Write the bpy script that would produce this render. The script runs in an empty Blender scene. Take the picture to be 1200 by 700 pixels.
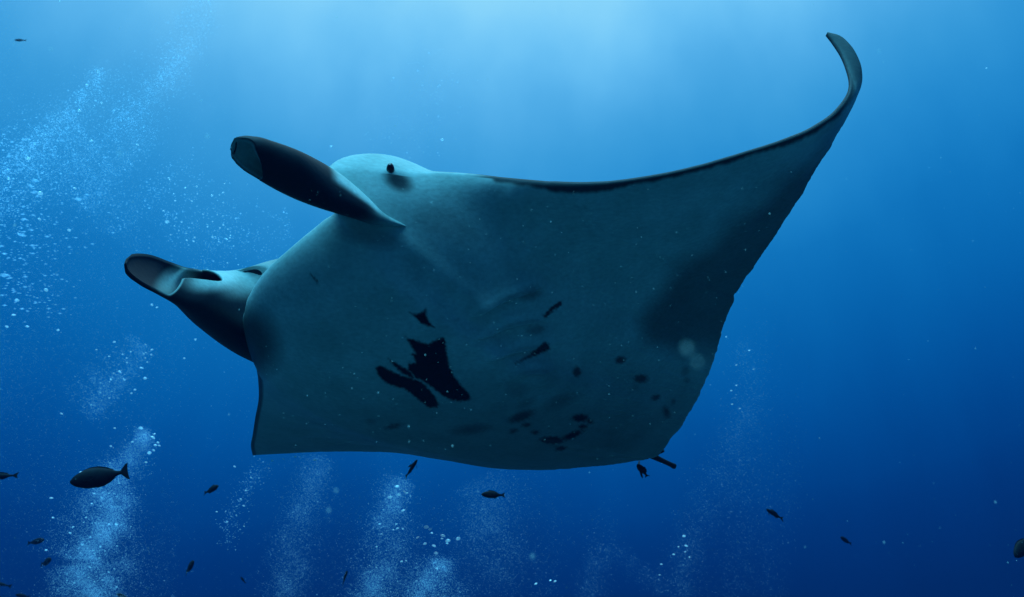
import bpy, math, random
import numpy as np
from mathutils import Vector, Matrix

rng = np.random.default_rng(11)
random.seed(11)
sc = bpy.context.scene
COL = sc.collection

# ------------------------------------------------------------------ camera
PITCH = math.radians(28)
CAM = np.array([0.0, 0.0, 7.0])
FPX = 1000.0                                   # focal length in pixels of the 1200 x 700 photograph
cam_d = bpy.data.cameras.new('camera')
cam_d.sensor_width = 36
cam_d.lens = 36 * FPX / 1200
cam_d.clip_start = 0.05
cam_d.clip_end = 2000
cam_d.dof.use_dof = True
cam_d.dof.focus_distance = 3.1
cam_d.dof.aperture_fstop = 4.0
cam = bpy.data.objects.new('camera', cam_d)
COL.objects.link(cam)
cam.location = CAM
cam.rotation_euler = (math.pi / 2 + PITCH, 0, 0)
sc.camera = cam

# ------------------------------------------------------------------ light: the open water all round, and the sun
SUN_EL, SUN_AZ = math.radians(80), math.radians(-16)
SUN = np.array([math.cos(SUN_EL) * math.sin(SUN_AZ), math.cos(SUN_EL) * math.cos(SUN_AZ), math.sin(SUN_EL)])
world = bpy.data.worlds.new('World')
sc.world = world
world.use_nodes = True
nt = world.node_tree
nt.nodes.clear()
wo = nt.nodes.new('ShaderNodeOutputWorld')
bg = nt.nodes.new('ShaderNodeBackground')
tc = nt.nodes.new('ShaderNodeTexCoord')
nrm = nt.nodes.new('ShaderNodeVectorMath'); nrm.operation = 'NORMALIZE'
dot = nt.nodes.new('ShaderNodeVectorMath'); dot.operation = 'DOT_PRODUCT'
dot.inputs[1].default_value = SUN
mr = nt.nodes.new('ShaderNodeMapRange')
mr.inputs['From Min'].default_value = -1
mr.inputs['From Max'].default_value = 1
ramp = nt.nodes.new('ShaderNodeValToRGB')
ramp.color_ramp.interpolation = 'B_SPLINE'
# light coming through the water, by the angle from the sun
WATER = [(-1, (0, .006, .036)), (-.05, (.0001, .009, .056)), (.16, (.0002, .012, .076)), (.27, (.0005, .0185, .108)),
         (.33, (.0004, .028, .155)), (.39, (.0002, .044, .215)), (.49, (.0003, .096, .37)), (.61, (.004, .190, .54)),
         (.675, (.018, .275, .66)), (.73, (.045, .36, .745)), (.77, (.09, .45, .85)), (.80, (.15, .565, .95)), (.835, (.235, .67, 1.0)),
         (.9, (.38, .83, 1.0)), (1.0, (.5, .95, 1.0))]
el = ramp.color_ramp.elements
while len(el) < len(WATER):
    el.new(0.5)
for e, (q, c) in zip(el, WATER):
    e.position = (q + 1) / 2
    e.color = (*c, 1)
# faint uneven density of the far water
no = nt.nodes.new('ShaderNodeTexNoise'); no.inputs['Scale'].default_value = 2.2; no.inputs['Detail'].default_value = 4
mp = nt.nodes.new('ShaderNodeMapping'); mp.inputs['Scale'].default_value = (3.4, 3.4, .35)
nm = nt.nodes.new('ShaderNodeMath'); nm.operation = 'MULTIPLY_ADD'; nm.inputs[1].default_value = .08; nm.inputs[2].default_value = -.04
ad = nt.nodes.new('ShaderNodeMath'); ad.operation = 'ADD'
lk = nt.links.new
lk(tc.outputs['Generated'], nrm.inputs[0])
lk(nrm.outputs[0], dot.inputs[0])
lk(nrm.outputs[0], mp.inputs['Vector'])
lk(mp.outputs[0], no.inputs['Vector'])
lk(no.outputs['Fac'], nm.inputs[0])
lk(dot.outputs['Value'], ad.inputs[0])
lk(nm.outputs[0], ad.inputs[1])
lk(ad.outputs[0], mr.inputs['Value'])
lk(mr.outputs[0], ramp.inputs[0])
lk(ramp.outputs[0], bg.inputs['Color'])
lk(bg.outputs[0], wo.inputs['Surface'])
bg.inputs['Strength'].default_value = 1.085

sun_d = bpy.data.lights.new('sun', 'SUN')
sun_d.energy = 5.0
sun_d.angle = math.radians(45)                 # spread over a wide cone by the waves and the water overhead
sun_d.color = (.10, .65, 1.0)                  # filtered by several metres of water
sun = bpy.data.objects.new('sun', sun_d)
COL.objects.link(sun)
sun.location = (0, 0, 20)
LAMP = Vector((-.16, -.34, .92)).normalized()      # turned off the brightest water to light the head and mouth edge
sun.rotation_euler = (-LAMP).to_track_quat('-Z', 'Y').to_euler()

sc.view_settings.view_transform = 'Standard'
sc.view_settings.look = 'None'
sc.view_settings.exposure = 0
sc.view_settings.gamma = 1
sc.view_settings.use_curve_mapping = False
sc.cycles.max_bounces = 8
sc.cycles.transparent_max_bounces = 24
sc.cycles.volume_bounces = 0
sc.cycles.use_denoising = True

# ------------------------------------------------------------------ helpers
CX = np.array([1.0, 0, 0])
CY = np.array([0, -math.sin(PITCH), math.cos(PITCH)])
CZ = np.array([0, -math.cos(PITCH), -math.sin(PITCH)])


def P(px, py, d):
    """the point seen at a pixel of the photograph, at distance d along the lens axis"""
    px, py, d = np.asarray(px, float), np.asarray(py, float), np.asarray(d, float)
    x = ((px - 600) / FPX * d)[..., None]
    y = ((350 - py) / FPX * d)[..., None]
    return CAM + x * CX + y * CY - d[..., None] * CZ


def pix(p):
    q = p - CAM
    d = -(q @ CZ)
    return 600 + FPX * (q @ CX) / d, 350 - FPX * (q @ CY) / d, d


def unit(v):
    return v / np.maximum(np.linalg.norm(v, axis=-1, keepdims=True), 1e-12)


def sstep(a, b, x):
    t = np.clip((x - a) / (b - a), 0, 1)
    return t * t * (3 - 2 * t)


def curve(pts, x):
    """smooth curve through rows (x, values...)"""
    a = np.array(pts, float)
    a = a[np.argsort(a[:, 0])]
    k, v = a[:, 0], a[:, 1:]
    h = np.diff(k)[:, None]
    sl = np.diff(v, axis=0) / h
    m = np.zeros_like(v)
    m[1:-1] = (sl[:-1] * h[1:] + sl[1:] * h[:-1]) / (h[:-1] + h[1:])
    m[0], m[-1] = sl[0], sl[-1]
    i = np.clip(np.searchsorted(k, x) - 1, 0, len(k) - 2)
    hh = h[i]
    t = ((x - k[i])[:, None]) / hh
    return (v[i] * (2 * t**3 - 3 * t**2 + 1) + m[i] * hh * (t**3 - 2 * t**2 + t)
            + v[i + 1] * (-2 * t**3 + 3 * t**2) + m[i + 1] * hh * (t**3 - t**2))


def mesh_obj(name, verts, faces, mat, parent=None, origin=(0, 0, 0), smooth=True, attr=None):
    verts = np.asarray(verts, float) - np.asarray(origin)
    me = bpy.data.meshes.new(name)
    me.from_pydata(verts.tolist(), [], [tuple(int(i) for i in f) for f in faces])
    me.validate()
    if smooth:
        me.polygons.foreach_set('use_smooth', np.ones(len(me.polygons), bool))
    if attr is not None:
        for an, vals in attr.items():
            a = me.attributes.new(an, 'FLOAT', 'POINT')
            a.data.foreach_set('value', np.asarray(vals, np.float32))
    me.materials.append(mat)
    me.update()
    o = bpy.data.objects.new(name, me)
    COL.objects.link(o)
    if parent is not None:
        o.parent = parent
    else:
        o.location = origin
    return o


def grid_faces(n, m, wrap=False):
    """quads of an n x m grid of vertices, row-major; wrap closes the columns"""
    i = np.arange(n - 1)[:, None]
    j = np.arange(m if wrap else m - 1)[None, :]
    j2 = (j + 1) % m
    return np.stack([i * m + j, i * m + j2, (i + 1) * m + j2, (i + 1) * m + j], -1).reshape(-1, 4)


def tag(o, label=None, cat=None, group=None, kind=None):
    for k, v in (('label', label), ('category', cat), ('group', group), ('kind', kind)):
        if v:
            o[k] = v
    return o


def empty(name, loc):
    o = bpy.data.objects.new(name, None)
    o.empty_display_size = .1
    COL.objects.link(o)
    o.location = loc
    return o


def new_mat(name):
    m = bpy.data.materials.new(name)
    m.use_nodes = True
    return m, m.node_tree, m.node_tree.nodes['Principled BSDF']


def bump_noise(t, b, scale, strength, dist=.01):
    n = t.nodes.new('ShaderNodeTexNoise')
    n.inputs['Scale'].default_value = scale
    n.inputs['Detail'].default_value = 5
    u = t.nodes.new('ShaderNodeBump')
    u.inputs['Strength'].default_value = strength
    u.inputs['Distance'].default_value = dist
    g = t.nodes.new('ShaderNodeTexCoord')
    t.links.new(g.outputs['Object'], n.inputs['Vector'])
    t.links.new(n.outputs['Fac'], u.inputs['Height'])
    t.links.new(u.outputs[0], b.inputs['Normal'])
    return n


# ------------------------------------------------------------------ materials
def skin_material():
    m, t, b = new_mat('manta_skin')
    a = t.nodes.new('ShaderNodeAttribute'); a.attribute_name = 'pigment'
    mix = t.nodes.new('ShaderNodeMix'); mix.data_type = 'RGBA'
    nz = t.nodes.new('ShaderNodeTexNoise'); nz.inputs['Scale'].default_value = 7; nz.inputs['Detail'].default_value = 6
    g = t.nodes.new('ShaderNodeTexCoord')
    cr = t.nodes.new('ShaderNodeValToRGB')
    cr.color_ramp.elements[0].position = .3; cr.color_ramp.elements[0].color = (.46, .62, .58, 1)
    cr.color_ramp.elements[1].position = .7; cr.color_ramp.elements[1].color = (.66, .80, .76, 1)
    t.links.new(g.outputs['Object'], nz.inputs['Vector'])
    t.links.new(nz.outputs['Fac'], cr.inputs[0])
    n2 = t.nodes.new('ShaderNodeTexNoise'); n2.inputs['Scale'].default_value = 85; n2.inputs['Detail'].default_value = 4
    mv = t.nodes.new('ShaderNodeMapping'); mv.inputs['Scale'].default_value = (.6, 1, 1); mv.inputs['Rotation'].default_value = (.3, .5, .4)
    t.links.new(g.outputs['Object'], mv.inputs['Vector'])
    t.links.new(mv.outputs[0], n2.inputs['Vector'])
    r2 = t.nodes.new('ShaderNodeMapRange'); r2.inputs['From Min'].default_value = .3; r2.inputs['From Max'].default_value = .7
    r2.inputs['To Min'].default_value = .86; r2.inputs['To Max'].default_value = 1.08
    t.links.new(n2.outputs['Fac'], r2.inputs['Value'])
    ml = t.nodes.new('ShaderNodeVectorMath'); ml.operation = 'SCALE'
    t.links.new(cr.outputs[0], ml.inputs[0]); t.links.new(r2.outputs[0], ml.inputs['Scale'])
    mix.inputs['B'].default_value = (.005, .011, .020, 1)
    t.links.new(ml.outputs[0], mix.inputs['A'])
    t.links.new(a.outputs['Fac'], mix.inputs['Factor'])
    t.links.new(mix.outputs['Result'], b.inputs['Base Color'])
    b.inputs['Roughness'].default_value = .5
    b.inputs['Specular IOR Level'].default_value = .1
    bump_noise(t, b, 60, .25, .004)
    return m


def plain(name, col, rough=.5, spec=.3, bump=None):
    m, t, b = new_mat(name)
    b.inputs['Base Color'].default_value = (*col, 1)
    b.inputs['Roughness'].default_value = rough
    b.inputs['Specular IOR Level'].default_value = spec
    if bump:
        bump_noise(t, b, *bump)
    return m


def fish_material(name, c1, c2):
    m, t, b = new_mat(name)
    nz = t.nodes.new('ShaderNodeTexNoise'); nz.inputs['Scale'].default_value = 30
    cr = t.nodes.new('ShaderNodeValToRGB')
    cr.color_ramp.elements[0].position = .35; cr.color_ramp.elements[0].color = (*c1, 1)
    cr.color_ramp.elements[1].position = .7; cr.color_ramp.elements[1].color = (*c2, 1)
    g = t.nodes.new('ShaderNodeTexCoord')
    t.links.new(g.outputs['Object'], nz.inputs['Vector'])
    t.links.new(nz.outputs['Fac'], cr.inputs[0])
    t.links.new(cr.outputs[0], b.inputs['Base Color'])
    b.inputs['Roughness'].default_value = .6
    b.inputs['Specular IOR Level'].default_value = .1
    return m


def bubble_material(name, col, alpha, gloss, clear):
    """air under water: a silvery skin that lights up from either side and lets part of the view through"""
    m = bpy.data.materials.new(name)
    m.use_nodes = True
    t = m.node_tree
    t.nodes.clear()
    N = t.nodes.new
    out = N('ShaderNodeOutputMaterial')
    d = N('ShaderNodeBsdfDiffuse'); d.inputs['Color'].default_value = (*col, 1)
    tl = N('ShaderNodeBsdfTranslucent'); tl.inputs['Color'].default_value = (*col, 1)
    gl = N('ShaderNodeBsdfGlossy'); gl.inputs['Roughness'].default_value = .15
    gl.inputs['Color'].default_value = (.95, .95, .95, 1)
    tr = N('ShaderNodeBsdfTransparent')
    m0 = N('ShaderNodeMixShader'); m0.inputs[0].default_value = .5
    m1 = N('ShaderNodeMixShader'); m1.inputs[0].default_value = gloss
    tr.inputs['Color'].default_value = (clear, clear, clear, 1)
    em = N('ShaderNodeBsdfTransparent'); em.inputs['Color'].default_value = (0, 0, 0, 1)
    m3 = N('ShaderNodeMixShader'); m3.inputs[0].default_value = alpha
    m2 = N('ShaderNodeAddShader')
    L = t.links.new
    L(d.outputs[0], m0.inputs[1]); L(tl.outputs[0], m0.inputs[2])
    L(m0.outputs[0], m1.inputs[1]); L(gl.outputs[0], m1.inputs[2])
    L(em.outputs[0], m3.inputs[1]); L(m1.outputs[0], m3.inputs[2])
    L(tr.outputs[0], m2.inputs[0]); L(m3.outputs[0], m2.inputs[1])
    L(m2.outputs[0], out.inputs['Surface'])
    return m


M_SKIN = skin_material()
M_EYE = plain('manta_eye', (.004, .004, .006), .15, .5)
M_TAIL = plain('manta_tail', (.02, .024, .03), .6, .2, (40, .3))
M_SURGEON = fish_material('surgeonfish_skin', (.003, .006, .010), (.007, .012, .018))
M_FISH = fish_material('small_fish_skin', (.003, .005, .008), (.008, .012, .016))
M_FISH2 = fish_material('brown_fish_skin', (.006, .007, .008), (.016, .016, .016))
M_FISHEYE = plain('fish_eye', (.01, .01, .012), .1, .5)
M_BUB = bubble_material('air_bubble', (.8, .9, .95), .7, .4, .6)
M_MICRO = bubble_material('micro_bubbles', (.66, .83, .96), .43, .05, .87)
M_SNOW = bubble_material('marine_snow', (.6, .75, .7), .4, .02, .8)


# ------------------------------------------------------------------ unseen floor added far below, dim teal, to throw light up at the belly
def bounce_seabed():
    n = 90
    g = np.linspace(-1, 1, n)
    g = np.sign(g) * np.abs(g) ** 2.2 * 400
    X, Y = np.meshgrid(g, g + 6)
    Z = .35 * np.sin(X * .35 + 1) * np.cos(Y * .27) + .2 * np.sin(X * .9 + Y * .7) + rng.normal(0, .06, X.shape)
    v = np.stack([X, Y, Z - .6], -1).reshape(-1, 3)
    m, t, b = new_mat('teal_bounce')
    nz = t.nodes.new('ShaderNodeTexNoise'); nz.inputs['Scale'].default_value = .8; nz.inputs['Detail'].default_value = 8
    cr = t.nodes.new('ShaderNodeValToRGB')
    cr.color_ramp.elements[0].position = .35; cr.color_ramp.elements[0].color = (0, .020, .025, 1)
    cr.color_ramp.elements[1].position = .65; cr.color_ramp.elements[1].color = (0, .053, .069, 1)
    g2 = t.nodes.new('ShaderNodeTexCoord')
    t.links.new(g2.outputs['Object'], nz.inputs['Vector'])
    t.links.new(nz.outputs['Fac'], cr.inputs[0])
    t.links.new(cr.outputs[0], b.inputs['Base Color'])
    b.inputs['Roughness'].default_value = .95
    o = mesh_obj('bounce_seabed', v, grid_faces(n, n), m)
    tag(o, kind='structure')


bounce_seabed()

# ------------------------------------------------------------------ manta ray
# Body axes in the camera frame, from a fit of a 4 m manta to the photograph.
F_AX = unit(-.66 * CX + .47 * CY + .58 * CZ)
U_AX = -.10 * CX + .72 * CY - .69 * CZ
U_AX = unit(U_AX - F_AX * (F_AX @ U_AX))
L_AX = np.cross(U_AX, F_AX)

# span position s (fraction of the wing span, left wing positive): pixel and distance of front and rear edge
LE_PTS = [(-.5, 296, 533, 4.80), (-.45, 294, 522, 4.55), (-.40, 296, 510, 4.27), (-.33, 299, 490, 3.95), (-.26, 303, 468, 3.68),
          (-.20, 303, 450, 3.50), (-.15, 301, 435, 3.38), (-.125, 298, 424, 3.31), (-.105, 291, 407, 3.23), (-.09, 286, 388, 3.14),
          (-.075, 284, 369, 3.06), (-.05, 296, 340, 2.96), (-.025, 312, 318, 2.89), (0, 333, 299, 2.84), (.025, 354, 281, 2.80),
          (.05, 377, 262, 2.77), (.064, 393, 247, 2.75), (.074, 387, 229, 2.74), (.082, 377, 210, 2.73), (.089, 384, 200, 2.735), (.096, 408, 198, 2.75), (.105, 440, 200, 2.79),
          (.115, 480, 204, 2.825), (.126, 515, 203, 2.85), (.142, 548, 204.5, 2.85), (.17, 590, 210, 2.82), (.20, 640, 215, 2.77), (.24, 700, 216, 2.72),
          (.28, 758, 209, 2.68), (.32, 815, 197, 2.67), (.36, 870, 181, 2.68), (.39, 915, 167, 2.70), (.42, 955, 150, 2.74),
          (.445, 982, 130, 2.79), (.465, 996, 106, 2.86), (.48, 993, 85, 2.93), (.49, 984, 64, 2.99), (.496, 974, 49, 3.03), (.5, 968, 41, 3.05)]
TE_PTS = [(-.5, 296, 533, 4.80), (-.47, 318, 532, 4.74), (-.43, 350, 530, 4.64), (-.38, 392, 529, 4.53), (-.33, 430, 529, 4.42),
          (-.28, 470, 531, 4.33), (-.23, 520, 539, 4.24), (-.18, 575, 548, 4.17), (-.13, 630, 550.5, 4.11), (-.08, 690, 547, 4.05),
          (-.04, 735, 542, 4.00), (-.015, 757, 537, 3.97), (0, 768, 536, 3.95), (.015, 778, 526, 3.92), (.05, 800, 497, 3.83),
          (.09, 820, 462, 3.74), (.13, 836, 423, 3.64), (.17, 848, 382, 3.54), (.20, 861, 349, 3.46), (.25, 885, 311, 3.34),
          (.30, 912, 270, 3.22), (.35, 940, 226, 3.12), (.40, 968, 178, 3.04), (.43, 987, 146, 2.99), (.455, 1003, 115, 2.95),
          (.47, 1010, 92, 2.96), (.482, 1006, 70, 2.99), (.49, 996, 53, 3.02), (.496, 983, 42, 3.05), (.5, 970, 38.5, 3.06)]


def capsule_d(x, y, a, b, r0, r1):
    """signed distance to a tapered stroke"""
    ax, ay = a; bx, by = b
    t = np.clip(((x - ax) * (bx - ax) + (y - ay) * (by - ay)) / ((bx - ax)**2 + (by - ay)**2), 0, 1)
    return np.hypot(x - ax - t * (bx - ax), y - ay - t * (by - ay)) - (r0 + (r1 - r0) * t)


def poly_d(x, y, pts):
    """signed distance to a polygon, negative inside"""
    d = np.full(x.shape, 1e9)
    ins = np.zeros(x.shape, bool)
    n = len(pts)
    for i in range(n):
        (x0, y0), (x1, y1) = pts[i], pts[(i + 1) % n]
        t = np.clip(((x - x0) * (x1 - x0) + (y - y0) * (y1 - y0)) / ((x1 - x0)**2 + (y1 - y0)**2 + 1e-9), 0, 1)
        d = np.minimum(d, np.hypot(x - x0 - t * (x1 - x0), y - y0 - t * (y1 - y0)))
        c = (y0 > y) != (y1 > y)
        with np.errstate(divide='ignore', invalid='ignore'):
            ins ^= c & (x < (x1 - x0) * (y - y0) / (y1 - y0 + 1e-12) + x0)
    return np.where(ins, -d, d)


def ell_d(x, y, cx, cy, rx, ry, ang=0):
    c, s = math.cos(math.radians(ang)), math.sin(math.radians(ang))
    u, v = (x - cx) * c + (y - cy) * s, -(x - cx) * s + (y - cy) * c
    return (np.hypot(u / rx, v / ry) - 1) * min(rx, ry)


def z8(pts):
    return [(430 + a / 5.933, 380 + b / 5.933) for a, b in pts]


BLOTCH = [z8([(265, 88), (330, 105), (400, 130), (435, 132), (470, 110), (535, 85), (548, 115), (560, 200), (575, 285), (610, 360),
              (660, 425), (712, 478), (728, 522), (700, 536), (640, 542), (570, 527), (520, 500), (460, 452), (400, 408), (375, 392),
              (340, 385), (310, 345), (278, 318), (285, 268), (335, 265), (322, 232), (298, 205), (335, 200), (300, 150)]),
          z8([(55, 305), (72, 285), (105, 285), (150, 312), (210, 340), (270, 362), (340, 380), (390, 402), (430, 445), (480, 505),
              (505, 555), (490, 582), (430, 584), (380, 552), (320, 500), (260, 455), (170, 430), (115, 403), (75, 355)]),
          z8([(145, 238), (200, 265), (262, 300), (310, 330), (345, 390), (270, 362), (215, 325), (165, 272)]),
          [(479.5, 366), (487.5, 367.5), (495, 365), (500, 360.5), (500, 370), (504, 377.5), (511, 385), (500, 382.5), (492, 379), (486, 372)]]
STROKES = [((637, 371), (656, 356), 2.0, 3.4), ((604, 427), (640, 406), .6, 5.0), ((365, 322), (371, 331), 1.2, 1.4)]
SPOTS = [(727, 422, 6, 4, -15, 2, .95), (676, 436, 4.5, 5.5, 0, 2, .95), (751, 444, 8, 4.5, 0, 2, .95), (768.5, 466, 5, 3, -20, 2, .9),
         (803, 435, 4, 6, 20, 3, .6), (805, 446, 3, 3, 0, 3, .6), (781, 483, 3.5, 6.5, -15, 3, .85), (789, 471, 2.5, 3.5, 20, 2, .6),
         (680, 490, 9, 4, 0, 2, .9), (691, 494, 4, 2.5, 20, 2, .8), (683, 500, 5, 2.2, -5, 2, .85), (671, 510, 12, 3, -22, 2, .9),
         (647, 516, 12, 3.5, 3, 2, .95), (657, 526, 6, 2.2, -8, 2, .8), (627, 507, 4.5, 2, -8, 2, .8), (617, 498, 5, 2.2, -5, 2, .8),
         (611, 488, 15, 5, -20, 3, .8), (602, 505, 5, 2.5, -10, 2, .7), (607, 457, 15, 9, 0, 6, .45), (617, 472, 12, 6, -25, 5, .45),
         (657, 470, 20, 8, -22, 6, .5), (648, 444, 10, 6, -10, 6, .3), (553, 503, 24, 6, -5, 5, .6), (461, 500, 9, 2.8, -12, 2, .8),
         (434, 494, 7, 3.5, 10, 3, .45), (622, 345, 13, 8, -25, 6, .55), (627, 387, 12, 5.5, -12, 4, .6), (521, 359, 12, 2.5, -8, 3, .3),
         (536, 375, 5, 2.5, -20, 3, .35), (505, 352, 8, 2.5, -15, 3, .3), (590, 353, 12, 3, -28, 4, .2), (745, 454, 6, 4, 0, 4, .4)]
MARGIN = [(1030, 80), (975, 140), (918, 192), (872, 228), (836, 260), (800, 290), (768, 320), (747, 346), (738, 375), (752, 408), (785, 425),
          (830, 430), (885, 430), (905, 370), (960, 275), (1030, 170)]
GILLS = [((553, 371), (632, 335)), ((560, 397), (634, 372)), ((566, 425), (642, 402)), ((585, 447), (645, 432))]


def ventral_paint(x, y):
    """dark pigment of the belly, some of it painted shade; x, y place each patch on the skin"""
    n1 = 1.1 * np.sin(x * .9 + 1.3 * np.sin(y * .6)) * np.sin(y * 1.1 + 1)
    n2 = .7 * np.sin(x * 2.3 + y * .8) * np.sin(y * 2.9 - x * .4)
    w = np.zeros(x.shape)
    for b in BLOTCH:
        w = np.maximum(w, 1 - sstep(-2.2, 1.6, poly_d(x, y, b) + n1 * .5 + n2))
    for a, b, r0, r1 in STROKES:
        w = np.maximum(w, .95 * (1 - sstep(-1.8, 1.6, capsule_d(x + 1.2 * np.sin(y * .3), y, a, b, r0, r1) + n1 * .9 + n2 * .8)))
    for cx, cy, rx, ry, an, soft, k in SPOTS:
        w = np.maximum(w, k * .92 * (1 - sstep(-soft * 1.3 - .6, soft * .9 + .4, ell_d(x, y, cx, cy, rx * 1.2 + .6, ry * 1.2 + .6, an) + n1 * .6 + n2 * .5)))
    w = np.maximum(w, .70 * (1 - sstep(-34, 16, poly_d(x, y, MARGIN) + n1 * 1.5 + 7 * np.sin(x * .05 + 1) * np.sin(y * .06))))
    # shade under the root of the fin, put into the pigment
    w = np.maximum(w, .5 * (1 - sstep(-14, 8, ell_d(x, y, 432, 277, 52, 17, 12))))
    w = np.maximum(w, .3 * (1 - sstep(-20, 10, ell_d(x, y, 520, 262, 52, 28, 25))))  # shade of the valley behind the cheek, painted in as well
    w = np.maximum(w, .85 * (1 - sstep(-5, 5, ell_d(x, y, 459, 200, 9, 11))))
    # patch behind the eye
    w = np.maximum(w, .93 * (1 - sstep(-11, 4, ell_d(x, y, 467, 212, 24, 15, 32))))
    # shade inside each gill slit, painted behind its fold
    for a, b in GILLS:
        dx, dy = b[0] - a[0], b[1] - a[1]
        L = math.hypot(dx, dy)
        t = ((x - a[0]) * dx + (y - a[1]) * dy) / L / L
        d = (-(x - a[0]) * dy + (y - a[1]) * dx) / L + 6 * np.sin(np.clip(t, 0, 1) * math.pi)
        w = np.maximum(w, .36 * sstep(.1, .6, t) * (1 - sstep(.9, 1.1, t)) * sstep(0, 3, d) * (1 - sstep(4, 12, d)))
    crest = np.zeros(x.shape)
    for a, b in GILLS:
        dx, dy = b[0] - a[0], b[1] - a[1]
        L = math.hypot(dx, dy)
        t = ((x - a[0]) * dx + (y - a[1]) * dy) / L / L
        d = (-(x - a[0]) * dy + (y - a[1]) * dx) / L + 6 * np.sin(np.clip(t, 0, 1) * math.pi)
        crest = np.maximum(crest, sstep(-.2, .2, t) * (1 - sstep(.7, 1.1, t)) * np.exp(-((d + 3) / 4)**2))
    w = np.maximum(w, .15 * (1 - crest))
    # grey rear belly, its pigment also carrying the shade that deepens towards the tail
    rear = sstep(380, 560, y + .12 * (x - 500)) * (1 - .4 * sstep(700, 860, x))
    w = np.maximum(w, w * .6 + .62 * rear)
    return np.clip(w, 0, 1)


def build_manta():
    root_pt = P(560, 400, 3.3)
    root = empty('manta_ray', root_pt)
    tag(root, 'huge manta ray gliding overhead with pale belly, dark blotches and one upcurled wing tip', 'manta ray')
    s = np.concatenate([np.linspace(-.5, -.14, 130), np.linspace(-.14, -.07, 90)[1:], np.linspace(-.07, .05, 90)[1:], np.linspace(.05, .145, 190)[1:], np.linspace(.145, .5, 250)[1:]])
    NS = len(s)
    le = curve(LE_PTS, s); te = curve(TE_PTS, s)
    # slightly worn trailing edge
    wob = np.convolve(rng.normal(0, 1, len(s) + 8), np.ones(9) / 3, 'valid') * .35 * sstep(.5, .4, np.abs(s))
    wob += -2.5 * np.exp(-((s - .203) / .004)**2) - 1.2 * np.exp(-((s - .03) / .006)**2) + 2 * np.exp(-((s + .02) / .006)**2)
    te[:, 0] += wob
    te[:, 1] += wob * .5
    LE = P(le[:, 0], le[:, 1], le[:, 2]); TE = P(te[:, 0], te[:, 1], te[:, 2])
    c = TE - LE
    span = np.gradient((LE + TE) / 2, s, axis=0)
    nw = unit(np.cross(unit(span), unit(c + 1e-9)))
    nw *= np.sign((nw @ U_AX))[:, None] * 0 + 1
    if nw[NS // 2] @ U_AX < 0:
        nw = -nw
    wh = (1 - sstep(.10, .24, np.abs(s)))[:, None]
    n = unit(nw * (1 - wh) + U_AX * wh)
    for _ in range(6):
        n[1:-1] = unit(n[:-2] + 2 * n[1:-1] + n[2:])
    ch = np.linalg.norm(c, axis=1, keepdims=True)
    chat = c / np.maximum(ch, 1e-6)
    tv = curve([(-.5, .004), (-.4, .018), (-.3, .03), (-.2, .07), (-.14, .14), (-.1, .22), (-.06, .26), (0, .28), (.06, .28), (.09, .27), (.11, .25),
                (.14, .17), (.17, .11), (.2, .075), (.3, .03), (.4, .018), (.5, .004)], s)[:, 0]
    td = curve([(-.5, .004), (-.4, .02), (-.3, .04), (-.2, .07), (-.14, .11), (-.1, .15), (-.06, .12), (0, .12), (.05, .14), (.07, .175), (.085, .21), (.10, .22),
                (.112, .15), (.124, .085), (.14, .065), (.16, .055), (.2, .05), (.3, .035), (.4, .02), (.5, .004)], s)[:, 0]
    nose = curve([(-.5, .3), (-.2, .3), (-.1, .26), (0, .24), (.06, .18), (.085, .14), (.11, .15), (.15, .26), (.2, .3), (.5, .3)], s)[:, 0]

    nose_v = curve([(-.5, .3), (-.2, .3), (-.1, .32), (0, .34), (.06, .34), (.085, .34), (.11, .32), (.15, .3), (.5, .3)], s)[:, 0]

    soft = (.5 + .05 * (1 - sstep(.1, .16, np.abs(s))))[:, None]

    def g(v, a, e=.5):
        return np.where(v < a, np.clip(1 - (1 - v / a)**2, 0, 1)**e, 1 - (np.clip((v - a) / (1 - a), 0, 1))**1.6)
    KV, KD = 270, 90
    vv = np.linspace(1, 0, KV); vv = np.where(vv < .1, vv, vv); vv = vv**1.25
    vd = np.linspace(0, 1, KD)**1.5
    m = (1 - sstep(.045, .075, np.abs(s)))[:, None]
    rows = []
    for v in vv:
        rows.append(LE + c * v - n * (tv[:, None] * g(v, nose_v[:, None], soft) + .0025 * min(1, 4 * v) * (v < 1)))
    cav = [(.0012, .009), (.0047, .0175), (.0125, .027), (.029, .0345), (.12, .0), (.28, .01), (.28, .055), (.18, .06), (.13, .05)]
    eps = 0
    for (a, b) in cav:
        eps += 1
        rows.append(LE + m * (chat * a + n * b) + (1 - m) * n * (.0004 * eps) )
    up = m * (chat * .12 + n * .055) + (1 - m) * n * .0035
    for v in vd[:-1]:
        rows.append(LE + up + (c - up) * v + n * (td[:, None] * g(v, nose[:, None])))
    V = np.stack(rows, 1)                           # stations x ring
    NR = V.shape[1]
    ring_v = np.concatenate([vv, np.zeros(len(cav)), vd[:-1]])
    kind = np.concatenate([np.zeros(KV), np.ones(len(cav)), np.full(KD - 1, 2)])
    # round off the sides of the head where back and belly meet
    S0, V0 = np.meshgrid(np.abs(s), ring_v, indexing='ij')
    msk = (sstep(.060, .078, S0) * (1 - sstep(.13, .18, S0)) * (1 - sstep(.05, .14, V0)))[:, :, None] * .5
    for lo, hi in ((.05, .19), (-.19, -.05)):
        i0, i1 = np.searchsorted(s, lo), np.searchsorted(s, hi)
        j = np.where(ring_v < .15)[0]
        j0, j1 = j.min(), j.max() + 1
        B_, K_ = V[i0:i1, j0:j1].copy(), msk[i0:i1, j0:j1]
        for _ in range(90):
            B_[1:-1, 1:-1] += ((B_[:-2, 1:-1] + B_[2:, 1:-1] + B_[1:-1, :-2] + B_[1:-1, 2:]) / 4 - B_[1:-1, 1:-1]) * K_[1:-1, 1:-1]
        V[i0:i1, j0:j1] = B_
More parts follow.
